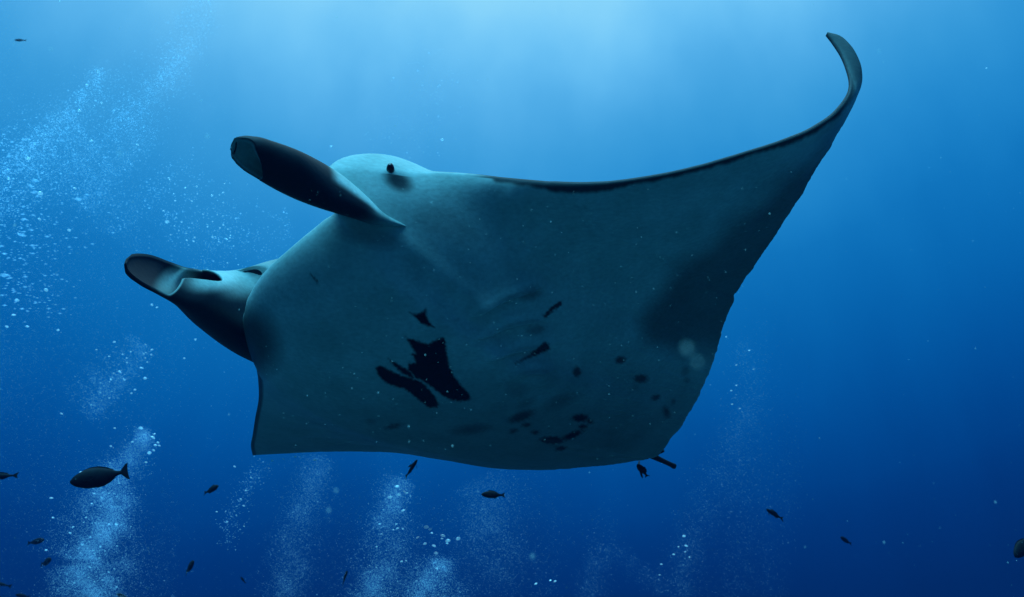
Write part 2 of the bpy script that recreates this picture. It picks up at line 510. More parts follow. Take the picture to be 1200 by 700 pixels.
    px, py, dd = pix(V.reshape(-1, 3))
    eye_b = np.exp(-(((px - 459) / 15)**2 + ((py - 199) / 12)**2)).reshape(NS, NR) * (S0 < .15) * (V0 < .3)
    V = V + (unit(CAM - V) * .55 + U_AX * .3) * (.030 * eye_b)[:, :, None]
    px = px.reshape(NS, NR); py = py.reshape(NS, NR)
    # belly relief: the gill flaps, the soft fold behind the head, the body ridge
    disp = np.zeros((NS, NR))
    vent = (kind == 0)[None, :]
    for (a, b) in GILLS:
        dx, dy = b[0] - a[0], b[1] - a[1]
        L = math.hypot(dx, dy); ux, uy = dx / L, dy / L
        t = ((px - a[0]) * ux + (py - a[1]) * uy) / L
        bow = 6 * np.sin(np.clip(t, 0, 1) * math.pi)
        d = -(px - a[0]) * uy + (py - a[1]) * ux + bow      # positive = rear side
        f = sstep(-.12, .25, t) * (1 - sstep(.85, 1.15, t))
        disp += f * .028 * np.where(d < 0, np.exp(-(d / 13)**2), np.exp(-(d / 2.5)**2))
        disp -= f * .008 * np.exp(-((d - 6) / 4)**2)
    dfold = capsule_d(px, py, (598, 232), (612, 300), 0, 0)
    disp += .012 * np.exp(-(dfold / 12)**2)
    # uneven muscle under the skin
    S2, V2 = np.meshgrid(s, ring_v, indexing='ij')
    disp += .004 * np.sin(S2 * 40 + 2 * np.sin(V2 * 9)) * np.sin(V2 * 13 + 1) * sstep(0, .15, V2) * (1 - sstep(.8, 1, V2)) * (1 - sstep(.3, .45, np.abs(S2)))
    disp *= vent
    V = V - n[:, None, :] * disp[:, :, None]
    px, py, dd = pix(V.reshape(-1, 3)); px = px.reshape(NS, NR); py = py.reshape(NS, NR)
    # pigment
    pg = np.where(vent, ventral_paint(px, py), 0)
    rd = (kind == 2)[None, :]
    # dark back; the sides of the head stay pale
    head = (1 - sstep(.11, .155, np.abs(S2)))
    back = np.where(rd, np.maximum(1 - head, sstep(.14, .24, V2)), 0) * .96
    pg = np.maximum(pg, back)
    pg = np.maximum(pg, np.where(vent, 0, .15 * (1 - sstep(.01, .09, V2))))
    edge_l = curve(LE_PTS, np.linspace(.165, .5, 360))[:, :2]
    dl = np.full(px.shape, 1e9)
    for e in edge_l:
        dl = np.minimum(dl, np.hypot(px - e[0], py - e[1]))
    wband = 6 + 5 * np.exp(-((px - 680) / 50)**2)
    tx = np.arange(560, 1060)
    rag = np.convolve(rng.normal(0, 1, len(tx) + 12), np.ones(13) / 13, 'valid') * 2.6
    band = (1 - sstep(-4, 3, dl - wband + np.interp(px, tx, rag))) * .93
    pg = np.maximum(pg, np.where(vent & (S2 > .15), band, 0))
    pg = np.maximum(pg, np.where(vent & (S2 > .455), .8 * sstep(.455, .475, S2), 0))
    edge_r = curve(LE_PTS, np.linspace(-.5, -.13, 160))[:, :2]
    dr = np.min(np.stack([np.hypot(px - e[0], py - e[1]) for e in edge_r[::2]]), 0)
    pg = np.maximum(pg, np.where(vent & (S2 < -.13), .9 * (1 - sstep(3, 8, dr)), 0))
    # rear margin of the right wing, greyer towards the tip
    pg = np.maximum(pg, np.where(vent, .35 * sstep(.9, .99, V2) * sstep(.15, .3, np.abs(S2)), 0))
    pg = np.maximum(pg, np.where((kind == 1)[None, :], .93 * sstep(.13, .165, S2), 0))
    pg = np.maximum(pg, np.where(kind == 1, np.concatenate([np.zeros(KV), [0, 0, 0, .1, .7, .85, .85, .5, .1], np.zeros(KD - 1)]), 0)[None, :] * m)
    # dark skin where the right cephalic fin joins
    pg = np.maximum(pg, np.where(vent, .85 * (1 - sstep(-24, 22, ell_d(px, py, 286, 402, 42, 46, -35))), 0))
    Vf = V.reshape(-1, 3)
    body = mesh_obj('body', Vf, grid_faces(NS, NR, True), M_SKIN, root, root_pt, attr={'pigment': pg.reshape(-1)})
    bpx, bpy_, bd = pix(Vf)

    def surf(x, y, r=5):
        k = np.hypot(bpx - x, bpy_ - y) < r
        return bd[k].min()

    # ---- cephalic fins: rolled sheets of skin on either side of the mouth
    def rolled_fin(pts, phi0, phi1, end, label, paint, tilt, nt_=90, nf=72, thick=.011):
        """pts rows: t, px, py, distance, half width (px), half depth (m). phi 0 = upper edge, 90 = side to the lens, 180 = lower edge, 270 = far side"""
        t = np.linspace(0, 1, nt_)
        ph = np.radians(np.linspace(phi0, phi1, nf))
        E = end(np.degrees(ph))
        out = []
        info = []
        for layer in (0, 1):
            T = t[:, None] * E[None, :]
            cc = curve(pts, T.reshape(-1))
            C = P(cc[:, 0], cc[:, 1], cc[:, 2])
            c2 = curve(pts, np.clip(T.reshape(-1) + .01, 0, 1.02))
            C2 = P(c2[:, 0], c2[:, 1], c2[:, 2])
            ax = unit(C2 - C)
            view = unit(CAM - C)
            upd = unit(np.cross(ax, view))
            upd *= np.sign(upd @ CY)[:, None]
            dep = unit(np.cross(upd, ax))
            dep *= np.sign(np.sum(dep * view, 1))[:, None]
            w = cc[:, 3] / FPX * cc[:, 2]
            b = cc[:, 4]
            PH = np.tile(ph, nt_)
            k = np.maximum(0, 1 - layer * thick / np.maximum(np.minimum(w, b), 1e-3))
            out.append(C + upd * (np.cos(PH) * w * k)[:, None] + dep * (np.sin(PH) * b * k)[:, None])
            out[-1] = out[-1] - view * (tilt(T.reshape(-1), np.degrees(PH)) * (1 + np.cos(PH)) * w)[:, None]
            info.append((T.reshape(-1), np.degrees(PH), np.full(T.size, layer)))
        A, B = out
        N = nt_ * nf
        fa = grid_faces(nt_, nf)
        fb = grid_faces(nt_, nf)[:, ::-1] + N
        rim = []
        for i in range(nt_ - 1):
            rim.append((i * nf, (i + 1) * nf, (i + 1) * nf + N, i * nf + N))
            rim.append((i * nf + nf - 1, i * nf + nf - 1 + N, (i + 1) * nf + nf - 1 + N, (i + 1) * nf + nf - 1))
        for j in range(nf - 1):
            q = (nt_ - 1) * nf + j
            rim.append((q, q + 1, q + 1 + N, q + N))
        VV = np.concatenate([A, B])
        T = np.concatenate([i[0] for i in info]); PHI = np.concatenate([i[1] for i in info]); LY = np.concatenate([i[2] for i in info])
        x, y, _ = pix(VV)
        o = mesh_obj('cephalic_fin', VV, list(fa) + list(fb) + rim, M_SKIN, root, root_pt, attr={'pigment': paint(T, PHI, LY, x, y)})
        o['label'] = label
        return o

    # left fin
    ptsL = [(0, 474, 265, surf(472, 265) + .02, 1.5, .012), (.1, 447, 257.5, min(2.72, surf(447, 257) + .005), 8, .04), (.25, 417, 240, 2.64, 16.5, .07), (.42, 386, 223, 2.58, 24, .085), (.6, 352, 207, 2.51, 27, .075),
            (.8, 313, 189, 2.44, 24.5, .055), (.91, 291, 179, 2.40, 20.5, .045), (.965, 279.5, 174, 2.38, 15, .035), (.99, 273.5, 172, 2.37, 9.5, .025), (1.0, 270.5, 171.5, 2.37, 4, .012)]

    def endL(phd):
        return 1 - .20 * sstep(-5, 170, phd) - .03 * np.exp(-((phd - 40) / 30)**2)

    def paintL(T, PHI, LY, x, y):
        w = np.full(T.shape, .985)
        w = np.where(LY == 1, .12, w)
        # highlight along the upper rim near the head, painted pale
        w = np.where((LY == 0), w * (1 - 1.0 * (1 - sstep(48, 72, np.abs(PHI))) * sstep(.08, .2, T) * (1 - sstep(.44, .52, T))), w)
        w = w * (.18 + .82 * sstep(.03, .27, T))
        return np.clip(w, 0, 1)
    rolled_fin(ptsL, -165, 172, endL, 'rolled dark cephalic fin beside the eye', paintL,
               lambda T, ph: .7 * sstep(.1, .25, T) * (1 - sstep(.45, .7, T)))

    # right fin
    ptsR = [(0, 326, 368, 3.45, 67, .12), (.12, 296, 364, 3.30, 55, .13), (.3, 255, 352.5, 3.10, 38, .12), (.5, 222, 337, 2.93, 26, .08), (.68, 196, 325, 2.84, 23, .055),
            (.85, 170, 314, 2.78, 20.5, .045), (.94, 156.5, 310, 2.75, 15.5, .03), (.98, 150.5, 308, 2.735, 10.5, .02), (1, 147.5, 307, 2.73, 5, .01)]

    def endR(phd):
        return .64 + .36 * sstep(150, 205, phd) - .24 * (1 - sstep(25, 75, phd))

    def paintR(T, PHI, LY, x, y):
        w = np.full(T.shape, .98)
        inner = 1 - 1 * (1 - sstep(-6, 12, ell_d(x, y, 209, 328, 15, 9, -25)))  # pale inner skin, painted only where the lobe's highlight falls
        w = np.where(LY == 1, inner, w)
        patch = (1 - sstep(-8, 10, ell_d(x, y, 254, 325, 26, 11, -10)))  # sunlit highlight on the fin root, painted as a pale spot
        mouth = (1 - sstep(-12, 10, ell_d(x, y, 296, 318, 40, 24, -25)))
        w = np.where(LY == 0, w * (1 - patch) * (1 - .55 * mouth), w)
        return np.clip(w, 0, 1)
    rolled_fin(ptsR, -32, 324, endR, 'cephalic fin unfurled past the open mouth, pale inside', paintR,
               lambda T, ph: .8 * sstep(.1, .3, T) + .5 * sstep(.45, .6, T))

    # ---- eye
    def ball(name, cpt, ax3, rad, mat, parent, nn=24):
        th = np.linspace(0, math.pi, nn)[:, None]; phh = np.linspace(0, 2 * math.pi, 2 * nn, endpoint=False)[None, :]
        v = np.stack([np.sin(th) * np.cos(phh), np.sin(th) * np.sin(phh), np.cos(th) + 0 * phh], -1).reshape(-1, 3)
        v = cpt + (v * np.array(rad)) @ np.stack(ax3)
        return mesh_obj(name, v, grid_faces(nn, 2 * nn, True), mat, parent, root_pt)
    de = surf(458, 199, 4)
    ball('eye', P(457.5, 199, de + .013), (CX, CY, CZ), (.0135, .022, .016), M_EYE, root)

    # ---- tail stub and pelvic fins
    def tube(name, pts, mat, nn=16, label=None):
        t = np.linspace(0, 1, 24)
        cc = curve(pts, t)
        C = P(cc[:, 0], cc[:, 1], cc[:, 2])
        ax = unit(np.gradient(C, axis=0))
        u = unit(np.cross(ax, CZ)); w = np.cross(u, ax)
        a = np.linspace(0, 2 * math.pi, nn, endpoint=False)
        r = cc[:, 3] / FPX * cc[:, 2]
        v = (C[:, None] + r[:, None, None] * (np.cos(a)[None, :, None] * u[:, None] + .7 * np.sin(a)[None, :, None] * w[:, None])).reshape(-1, 3)
        f = list(grid_faces(24, nn, True)) + [tuple(range(nn)), tuple(range(23 * nn, 24 * nn))]
        o = mesh_obj(name, v, f, mat, root, root_pt)
        if label:
            o['label'] = label
        return o
    tube('tail', [(0, 752, 527, 3.93, 6), (.35, 768, 536, 3.97, 3.6), (.8, 786, 544.5, 4.02, 2.8), (.96, 791, 547, 4.04, 3.0), (1, 792, 547.4, 4.04, 2.2)], M_TAIL, label='short broken-off tail stub')
    for q, (a, b, cpt) in enumerate([((744, 531), (757, 540), (766, 532)), ((772, 526), (781, 528), (771, 533))]):
        ctr = [(a, 3.95), (b, 3.99), (cpt, 3.95)]
        v = np.array([P(p[0], p[1], d) for p, d in ctr])
        mid = v.mean(0)
        outl = []
        for i in range(3):
            p0, p1, p2 = v[i - 1], v[i], v[(i + 1) % 3]
            for k in np.linspace(0, 1, 7)[:-1]:
                A = (p0 + p1) / 2; B = (p1 + p2) / 2
                outl.append((1 - k)**2 * A + 2 * k * (1 - k) * p1 + k * k * B)
        outl = np.array(outl)
        nn = len(outl)
        VV = np.concatenate([outl + U_AX * .003, outl - U_AX * .003, [mid + U_AX * .012], [mid - U_AX * .012]])
        f = [(i, (i + 1) % nn, (i + 1) % nn + nn, i + nn) for i in range(nn)] + [(i, (i + 1) % nn, 2 * nn) for i in range(nn)] + [((i + 1) % nn + nn, i + nn, 2 * nn + 1) for i in range(nn)]
        mesh_obj('pelvic_fin', VV, f, M_TAIL, root, root_pt)
    return root


build_manta()


# ------------------------------------------------------------------ fish
def fish(name, label, cat, head, tail, depth, depth_tail=None, mat=M_FISH, shape='slender', parts=True, group=None, up=None, bend=0.0, spread=.5):
    """head and tail are pixels of the snout and the tip of the tail"""
    H = P(head[0], head[1], depth); T = P(tail[0], tail[1], depth_tail or depth)
    Ln = np.linalg.norm(H - T)
    x = unit(H - T)
    upv = np.array([0, 0, 1.0]) if up is None else np.asarray(up, float)
    z = unit(upv - x * (upv @ x)); y = np.cross(z, x)
    ctr = (H + T) / 2
    prof = {'slender': [(0, .012, .008), (.06, .055, .035), (.2, .105, .06), (.4, .125, .07), (.6, .095, .05), (.78, .042, .022), (.86, .035, .012)],
            'oval': [(0, .02, .012), (.05, .075, .04), (.15, .135, .065), (.32, .185, .085), (.5, .175, .08), (.68, .105, .05), (.82, .04, .022), (.88, .036, .014)],
            'stick': [(0, .01, .008), (.06, .04, .03), (.2, .07, .045), (.4, .08, .05), (.6, .065, .04), (.8, .03, .018), (.86, .026, .01)]}[shape]
    n, k = 26, 18
    t = np.linspace(0, prof[-1][0], n)
    h = curve(prof, t)
    a = np.linspace(0, 2 * math.pi, k, endpoint=False)
    off = bend * np.sin(t * math.pi * 1.1) * Ln

    def w(u, v_, q):                                 # local (along, side, up) in fractions of the length
        u = np.asarray(u, float)
        o_ = bend * np.sin(u * math.pi * 1.1)
        return H - x * (u * Ln)[..., None] + y * ((np.asarray(v_) + o_ * 0) * Ln)[..., None] + z * ((np.asarray(q) + o_) * Ln)[..., None]
    root = empty(name, ctr)
    tag(root, label, cat, group)
    U = np.repeat(t[:, None], k, 1)
    body = w(U, np.cos(a)[None] * h[:, 1:2], np.sin(a)[None] * h[:, 0:1] + 0 * U).reshape(-1, 3)
    f = list(grid_faces(n, k, True)) + [tuple(range(k))[::-1], tuple(range((n - 1) * k, n * k))]
    mesh_obj('body', body, f, mat, root, ctr)

    def blade(nm, outline, thick=.006):
        o2 = np.array(outline, float)
        nn = len(o2)
        m_ = o2.mean(0)
        A = w(o2[:, 0], np.full(nn, thick * .5), o2[:, 1]); B = w(o2[:, 0], np.full(nn, -thick * .5), o2[:, 1])
        c1 = w(m_[0], thick, m_[1]); c2 = w(m_[0], -thick, m_[1])
        VV = np.concatenate([A, B, c1[None], c2[None]])
        ff = [(i, (i + 1) % nn, (i + 1) % nn + nn, i + nn) for i in range(nn)] + [(i, (i + 1) % nn, 2 * nn) for i in range(nn)] + [((i + 1) % nn + nn, i + nn, 2 * nn + 1) for i in range(nn)]
        return mesh_obj(nm, VV, ff, mat, root, ctr, smooth=False)
    if shape == 'oval':
        blade('tail_fin', [(.86, .035), (.90, .08), (.95, .14), (1.0, .165), (.985, .09), (.98, 0), (.985, -.09), (1.0, -.165), (.95, -.14), (.90, -.08), (.86, -.035)])
        blade('dorsal_fin', [(.16, .12), (.24, .175), (.36, .205), (.5, .20), (.64, .15), (.76, .075), (.68, .085), (.5, .15), (.32, .16)])
        blade('anal_fin', [(.36, -.16), (.44, -.20), (.56, -.19), (.68, -.135), (.77, -.07), (.68, -.085), (.52, -.15)])
    else:
        blade('tail_fin', [(.84, .03), (.9, .06), (1.0, .10), (.96, .03), (.95, 0), (.96, -.03), (1.0, -.10), (.9, -.06), (.84, -.03)])
        if parts:
            hh = .8 if shape == 'stick' else 1
            blade('dorsal_fin', [(.25, .10 * hh), (.34, .16 * hh), (.5, .15 * hh), (.66, .10 * hh), (.7, .06 * hh), (.5, .09 * hh)])
            blade('anal_fin', [(.45, -.10 * hh), (.54, -.14 * hh), (.66, -.09 * hh), (.7, -.05 * hh), (.55, -.08 * hh)])
    if parts:
        for sd in (-1, 1):
            pf = np.array([(.22, .0), (.30, .035), (.38, .02), (.40, -.02), (.33, -.045), (.24, -.03)])
            base = sd * .06 if shape != 'oval' else sd * .08
            VA = w(pf[:, 0], base + sd * (pf[:, 0] - .22) * spread, pf[:, 1] - .02)
            VB = w(pf[:, 0], base + sd * ((pf[:, 0] - .22) * spread + .012), pf[:, 1] - .02)
            nn = len(pf)
            ff = [tuple(range(nn)), tuple(range(2 * nn - 1, nn - 1, -1))] + [(i, (i + 1) % nn, (i + 1) % nn + nn, i + nn) for i in range(nn)]
            mesh_obj('pectoral_fin', np.concatenate([VA, VB]), ff, mat, root, ctr, smooth=False)
            ec = w(.10, sd * (.03 if shape != 'oval' else .048), .018)
            th = np.linspace(0, math.pi, 8)[:, None]; ph = np.linspace(0, 2 * math.pi, 12, endpoint=False)[None]
            sv = np.stack([np.sin(th) * np.cos(ph), np.sin(th) * np.sin(ph), np.cos(th) + 0 * ph], -1).reshape(-1, 3) * .016 * Ln + ec
            mesh_obj('eye', sv, grid_faces(8, 12, True), M_FISHEYE, root, ctr)
    return root


fish('surgeonfish', 'large dark oval fish with crescent tail swimming above the bright bubble plume', 'fish', (82, 565.5), (151, 552), 3.7, 3.8, M_SURGEON, 'oval', up=(.12, 0, 1))
fish('reef_fish', 'small dark fish swimming level just below the manta belly edge', 'fish', (564, 579.5), (592, 580.5), 5.6, 5.7, M_FISH2)
fish('reef_fish', 'slim dark fish diving steeply under the middle of the manta rear edge', 'fish', (489, 539), (475, 560), 5.2, 5.3, M_FISH, 'stick')
fish('reef_fish', 'little fish with spread fins right beside the manta tail stub', 'fish', (747, 544), (759, 559), 4.6, 4.7, M_FISH, 'slender', up=(.2, -1, .3), spread=1.7)
fish('reef_fish', 'slim dark fish in clear water off the manta tail, nose tilted up', 'fish', (898, 597), (918, 609), 6.0, 6.1, M_FISH, 'stick')
fish('reef_fish', 'tiny slender fish below the lone slim fish in clear water', 'fish', (985, 629.5), (998, 638), 8.5, 8.6, M_FISH, parts=False)
fish('reef_fish', 'deep-bodied dark fish alone in the emptiest dark blue water, head low', 'fish', (1189.5, 653), (1209, 627), 5.5, 5.6, M_FISH2, 'oval')
fish('reef_fish', 'small fish with a pale glint beside the thin bubble string', 'fish', (256, 569.5), (239, 578.5), 6.5, 6.6, M_FISH2)
fish('reef_fish', 'tiny fish standing almost upright below the glinting fish', 'fish', (227, 658), (218, 671.5), 7.2, 7.3, M_FISH2, 'oval', parts=False)
fish('reef_fish', 'thin curved fish upright left of the two rising bubble columns', 'fish', (407, 669), (401.5, 686), 6.8, 6.9, M_FISH, 'stick', parts=False, bend=.05)
fish('reef_fish', 'slim dark fish swimming ahead of the surgeonfish at the same height', 'fish', (-18, 559), (22, 557), 5.5, 5.5, M_FISH, 'stick')
fish('reef_fish', 'dim slender fish left of the bright plume, higher of two', 'fish', (52, 632.5), (32, 637), 9.0, 9.1, M_FISH, parts=False)
fish('reef_fish', 'dim stubby fish left of the bright plume, lower of two', 'fish', (60, 655.5), (48, 662), 9.5, 9.6, M_FISH, 'oval', parts=False)
fish('reef_fish', 'dim long thin fish below the two dim fish beside the bright plume', 'fish', (-12, 682), (14, 687.5), 8.5, 8.5, M_FISH, 'stick', parts=False)
fish('reef_fish', 'small fish at the foot of the bright plume', 'fish', (136, 696), (153, 702), 7.5, 7.5, M_FISH, parts=False)
fish('reef_fish', 'dim fish under the dim long thin fish, level', 'fish', (18, 697), (35, 699.5), 9.0, 9.0, M_FISH, parts=False)
fish('reef_fish', 'minute faint fish under the thin bubble string', 'fish', (282, 676), (288, 684), 9.0, 9.0, M_FISH, parts=False)
fish('reef_fish', 'pale blue blurred fish high in the bright water', 'fish', (17, 47), (31, 47.5), 14, 14, M_FISH, parts=False)

# ------------------------------------------------------------------ bubbles
OCT_V = np.array([(1, 0, 0), (-1, 0, 0), (0, 1, 0), (0, -1, 0), (0, 0, 1), (0, 0, -1)], float)
OCT_F = np.array([(0, 2, 4), (2, 1, 4), (1, 3, 4), (3, 0, 4), (2, 0, 5), (1, 2, 5), (3, 1, 5), (0, 3, 5)])


def speck_cloud(name, label, cat, px, py, d, rad, mat, squash=(1, 1, .7)):
    C = P(px, py, d)
    N = len(C)
    v = (C[:, None, :] + OCT_V[None] * np.asarray(rad)[:, None, None] * np.array(squash)).reshape(-1, 3)
    f = (OCT_F[None] + 6 * np.arange(N)[:, None, None]).reshape(-1, 3)
    me = bpy.data.meshes.new(name)
    me.vertices.add(len(v)); me.vertices.foreach_set('co', v.astype(np.float32).ravel())
    me.loops.add(f.size); me.loops.foreach_set('vertex_index', f.astype(np.int32).ravel())
    me.polygons.add(len(f)); me.polygons.foreach_set('loop_start', np.arange(0, f.size, 3, dtype=np.int32))
    me.polygons.foreach_set('use_smooth', np.ones(len(f), bool))
    me.update(calc_edges=True)
    me.materials.append(mat)
    o = bpy.data.objects.new(name, me)
    COL.objects.link(o)
    return tag(o, label, cat, kind='stuff')


def along(path, n, spread, jitter=1.0):
    """points scattered round a path of rows (px, py, half width)"""
    a = np.array(path, float)
    seg = np.hypot(np.diff(a[:, 0]), np.diff(a[:, 1])) * (a[:-1, 2] + a[1:, 2]) / 2
    cum = np.concatenate([[0], np.cumsum(seg)]) / seg.sum()
    u = rng.random(n)
    i = np.clip(np.searchsorted(cum, u) - 1, 0, len(seg) - 1)
    t = (u - cum[i]) / (cum[i + 1] - cum[i])
    c = a[i] * (1 - t)[:, None] + a[i + 1] * t[:, None]
    dirv = a[i + 1, :2] - a[i, :2]
    nrm_ = np.stack([-dirv[:, 1], dirv[:, 0]], 1) / np.linalg.norm(dirv, axis=1, keepdims=True)
    off = rng.normal(0, .5, n) * c[:, 2] * spread
    # clumps
    return c[:, 0] + nrm_[:, 0] * off + rng.normal(0, 2 * jitter, n), c[:, 1] + nrm_[:, 1] * off + rng.normal(0, 3 * jitter, n)


def clumpy(x, y, scale=16, keep=.6, seed=0):
    n = (np.sin(x / scale + seed) * np.sin(y / scale * .8 + 2.1 * seed) + .6 * np.sin((x + y) / scale * 1.7 + seed * 3) + .4 * np.sin((x * 1.3 - y) / scale * 2.6))
    k = rng.random(len(x)) < np.clip(.55 + .35 * n, .25, 1) * keep * 1.4
    return x[k], y[k]


def rsize(n, r, sig=.45):
    return r * np.exp(rng.normal(0, sig, n))


PLUMES = [  # label, path, count, depth, depth spread, radius (m), clump scale
    ('bright dense plume of fine bubbles below the surgeonfish',
     [(112, 715, 50), (108, 660, 52), (118, 610, 44), (128, 575, 30), (150, 540, 22), (172, 505, 12)], 80000, 5.2, .5, .0011, 18),
    ('soft cloud of fine bubbles between the surgeonfish and the manta mouth fin',
     [(95, 480, 30), (125, 450, 34), (150, 425, 26), (165, 400, 18)], 8000, 5.6, .5, .0013, 14),
    ('tall faint bubble column left under the manta rear edge',
     [(325, 705, 26), (345, 640, 26), (360, 580, 24), (375, 535, 20)], 16000, 6.5, .6, .0011, 22),
    ('bubble column rising towards the steeply diving fish',
     [(435, 710, 36), (445, 660, 30), (457, 610, 26), (468, 560, 18)], 22000, 5.6, .5, .0012, 18),
    ('round-topped bubble burst below the group of big glinting bubbles',
     [(505, 715, 36), (510, 680, 34), (514, 655, 24)], 18000, 5.4, .3, .0012, 16),
    ('faint wide bubble haze under the middle of the manta belly edge',
     [(560, 670, 40), (590, 620, 46), (560, 560, 40)], 14000, 7.0, .6, .0011, 26),
    ('faint bubble streaks under the manta tail',
     [(690, 710, 18), (700, 640, 20), (800, 700, 14), (812, 620, 26), (850, 560, 30), (875, 470, 26), (872, 400, 16)], 16000, 7.5, .8, .0011, 24),
    ('thin string of bubbles beside the fish with the pale glint',
     [(262, 640, 12), (280, 590, 16), (296, 560, 12), (315, 540, 14)], 1100, 5.2, .3, .0018, 12),
    ('broad drifting trail of fine bubbles from the bright surface',
     [(240, -8, 22), (226, 30, 26), (205, 75, 26), (180, 105, 34), (150, 130, 50), (120, 165, 75), (70, 230, 110)], 22000, 6.5, .8, .0021, 16),
    ('ragged bubble trail sweeping down beside the drifting trail',
     [(118, 82, 12), (104, 110, 16), (88, 138, 22), (60, 165, 34), (20, 200, 50), (-20, 240, 50)], 12000, 5.6, .6, .0021, 14),
    ('swarm of fine bubbles between the two cephalic fins',
     [(180, 205, 60), (215, 250, 60), (240, 285, 50), (270, 300, 40), (300, 270, 40), (340, 262, 20)], 2600, 4.4, .5, .0019, 11),
    ('scatter of fine bubbles over the manta head',
     [(430, 170, 36), (470, 150, 44), (510, 120, 50), (520, 60, 60)], 1300, 4.6, .4, .0015, 16),
]
for i, (lab, path, cnt, dep, ds, rad, cs) in enumerate(PLUMES):
    x, y = along(path, cnt, 1.0)
    x, y = clumpy(x, y, cs, .75, i * 1.7)
    speck_cloud('bubble_plume', lab, 'bubbles', x, y, dep + rng.normal(0, ds, len(x)).clip(-1.2, 1.5), rsize(len(x), rad), M_MICRO)

# bubble mist: the finest bubbles, drawn out in slanting and upright veils
n = 620000
x = rng.uniform(-40, 1000, n); y = rng.uniform(-20, 715, n)
u = x + .42 * y
veil = .5 + .5 * np.sin(u / 23 + 1.5 * np.sin(u / 61 + 1)) * np.sin(u / 97 + .6)
dens = np.exp(-np.clip(x, 0, None) / 170) * (.25 + veil) * np.exp(-((y - 260) / 300)**2)
for cx, w_, y0, k in ((110, 42, 540, .9), (190, 16, 560, .35), (345, 26, 545, .8), (395, 16, 600, .4), (450, 30, 560, .9), (512, 28, 620, .9), (590, 34, 560, .6), (640, 14, 610, .4), (698, 18, 600, .55), (805, 20, 580, .55),
                      (860, 26, 400, .45), (905, 18, 480, .25)):
    cxx = cx + (700 - y) * .10 + 6 * np.sin(y / 40 + cx)
    dens += k * np.exp(-((x - cxx) / w_)**2) * sstep(y0 - 60, y0 + 90, y)
dens += .35 * np.exp(-((x - 480 - .3 * (y - 100)) / 60)**2) * (1 - sstep(150, 210, y)) * (.3 + veil)
keep = rng.random(n) < dens * .85
x, y = x[keep], y[keep]
speck_cloud('bubble_mist', 'veils of the finest bubble mist hanging in the water behind the manta', 'bubbles', x, y, rng.uniform(6.2, 7.8, len(x)), rsize(len(x), .0013, .35), M_MICRO)

# larger drifting bubbles at the left, and specks through all the water
x, y = along([(-10, 160, 50), (20, 230, 60), (30, 300, 60), (5, 360, 50)], 700, 1.2, 2)
speck_cloud('bubble_swarm', 'loose swarm of larger silvery bubbles drifting beside the mouth fin', 'bubbles', x, y, 2.4 + rng.normal(0, .25, len(x)), rsize(len(x), .0021, .4), M_MICRO, (1.9, 1, .6))
n = 1500
speck_cloud('marine_snow', 'fine pale specks of plankton drifting through the open water', 'plankton',
            rng.uniform(-60, 1260, n), rng.uniform(-40, 740, n), rng.uniform(1.3, 7, n), rsize(n, .0008, .5), M_SNOW, (1, 1, 1))
n = 420
speck_cloud('marine_snow', 'fine pale specks of plankton drifting close under the manta belly', 'plankton',
            rng.uniform(310, 900, n), rng.uniform(220, 540, n), rng.uniform(1.5, 2.4, n), rsize(n, .0007, .45), M_SNOW, (1, 1, 1))
bx = np.array([805, 817, 624, 385, 394, 243, 60, 140, 1030]); by = np.array([408, 424, 652, 598, 575, 160, 58, 180, 60])
speck_cloud('plankton', 'few out of focus plankton motes hanging near the lens', 'plankton', bx, by, np.array([.36, .36, .8, .85, .85, .9, .9, .8, 1.0]),
            np.array([.0020, .0015, .0024, .0022, .0022, .0024, .0020, .0022, .0018]), M_SNOW, (1, 1, 1))


# single bubbles one can pick out: flattened caps of air
def bubble_mesh():
    th = np.linspace(0, math.pi, 9)[:, None]; ph = np.linspace(0, 2 * math.pi, 14, endpoint=False)[None]
    z = np.cos(th) + 0 * ph
    v = np.stack([np.sin(th) * np.cos(ph), np.sin(th) * np.sin(ph), np.where(z < 0, z * .35, z * .62)], -1).reshape(-1, 3)
    o = mesh_obj('air_bubble', v, grid_faces(9, 14, True), M_BUB)
    me = o.data
    bpy.data.objects.remove(o)
    return me


BUB = bubble_mesh()


def bubbles(label, group, pts, depth, spread):
    for (x, y, w) in pts:
        d = depth + rng.normal(0, spread)
        o = bpy.data.objects.new('air_bubble', BUB)
        COL.objects.link(o)
        o.location = P(x, y, d)
        r = .42 * w / FPX * d
        o.scale = (r, r, r * rng.uniform(.8, 1.1))
        o.rotation_euler = (rng.normal(0, .2), rng.normal(0, .25), rng.uniform(0, 6))
        tag(o, label, 'bubble', group)


def scat(path, n, w0, w1, spread=1.0):
    x, y = along(path, n, spread)
    return list(zip(x, y, rng.uniform(w0, w1, n)))


bubbles('glinting cap-shaped bubble above the round-topped bubble burst', 'big bubbles above the bubble burst',
        [(499.5, 618, 7), (504, 620.5, 5), (506, 625, 4), (489.5, 630, 5), (519, 628, 7), (518, 631.5, 4), (525, 634, 7.5), (524, 637, 4), (498, 637.5, 5.5), (508.5, 640, 6),
         (537, 631.5, 6.5), (511, 648.5, 5.5), (512, 666, 4), (488, 681, 3.5)], 4.2, .1)
bubbles('glinting bubble in the column under the diving fish', 'bubbles under the diving fish',
        [(465.5, 570.5, 7), (457, 583, 7), (467.5, 580, 5), (474, 576.5, 5), (477, 578, 4), (472.5, 598.5, 6), (445, 614.5, 4), (464.5, 614.5, 3.5), (466, 619.5, 4), (472, 620, 3), (461, 621, 3),
         (447, 626, 3), (441.5, 641, 3), (470.5, 658, 4), (476, 657.5, 3), (441, 665, 3), (433, 663, 2.5)], 4.4, .15)
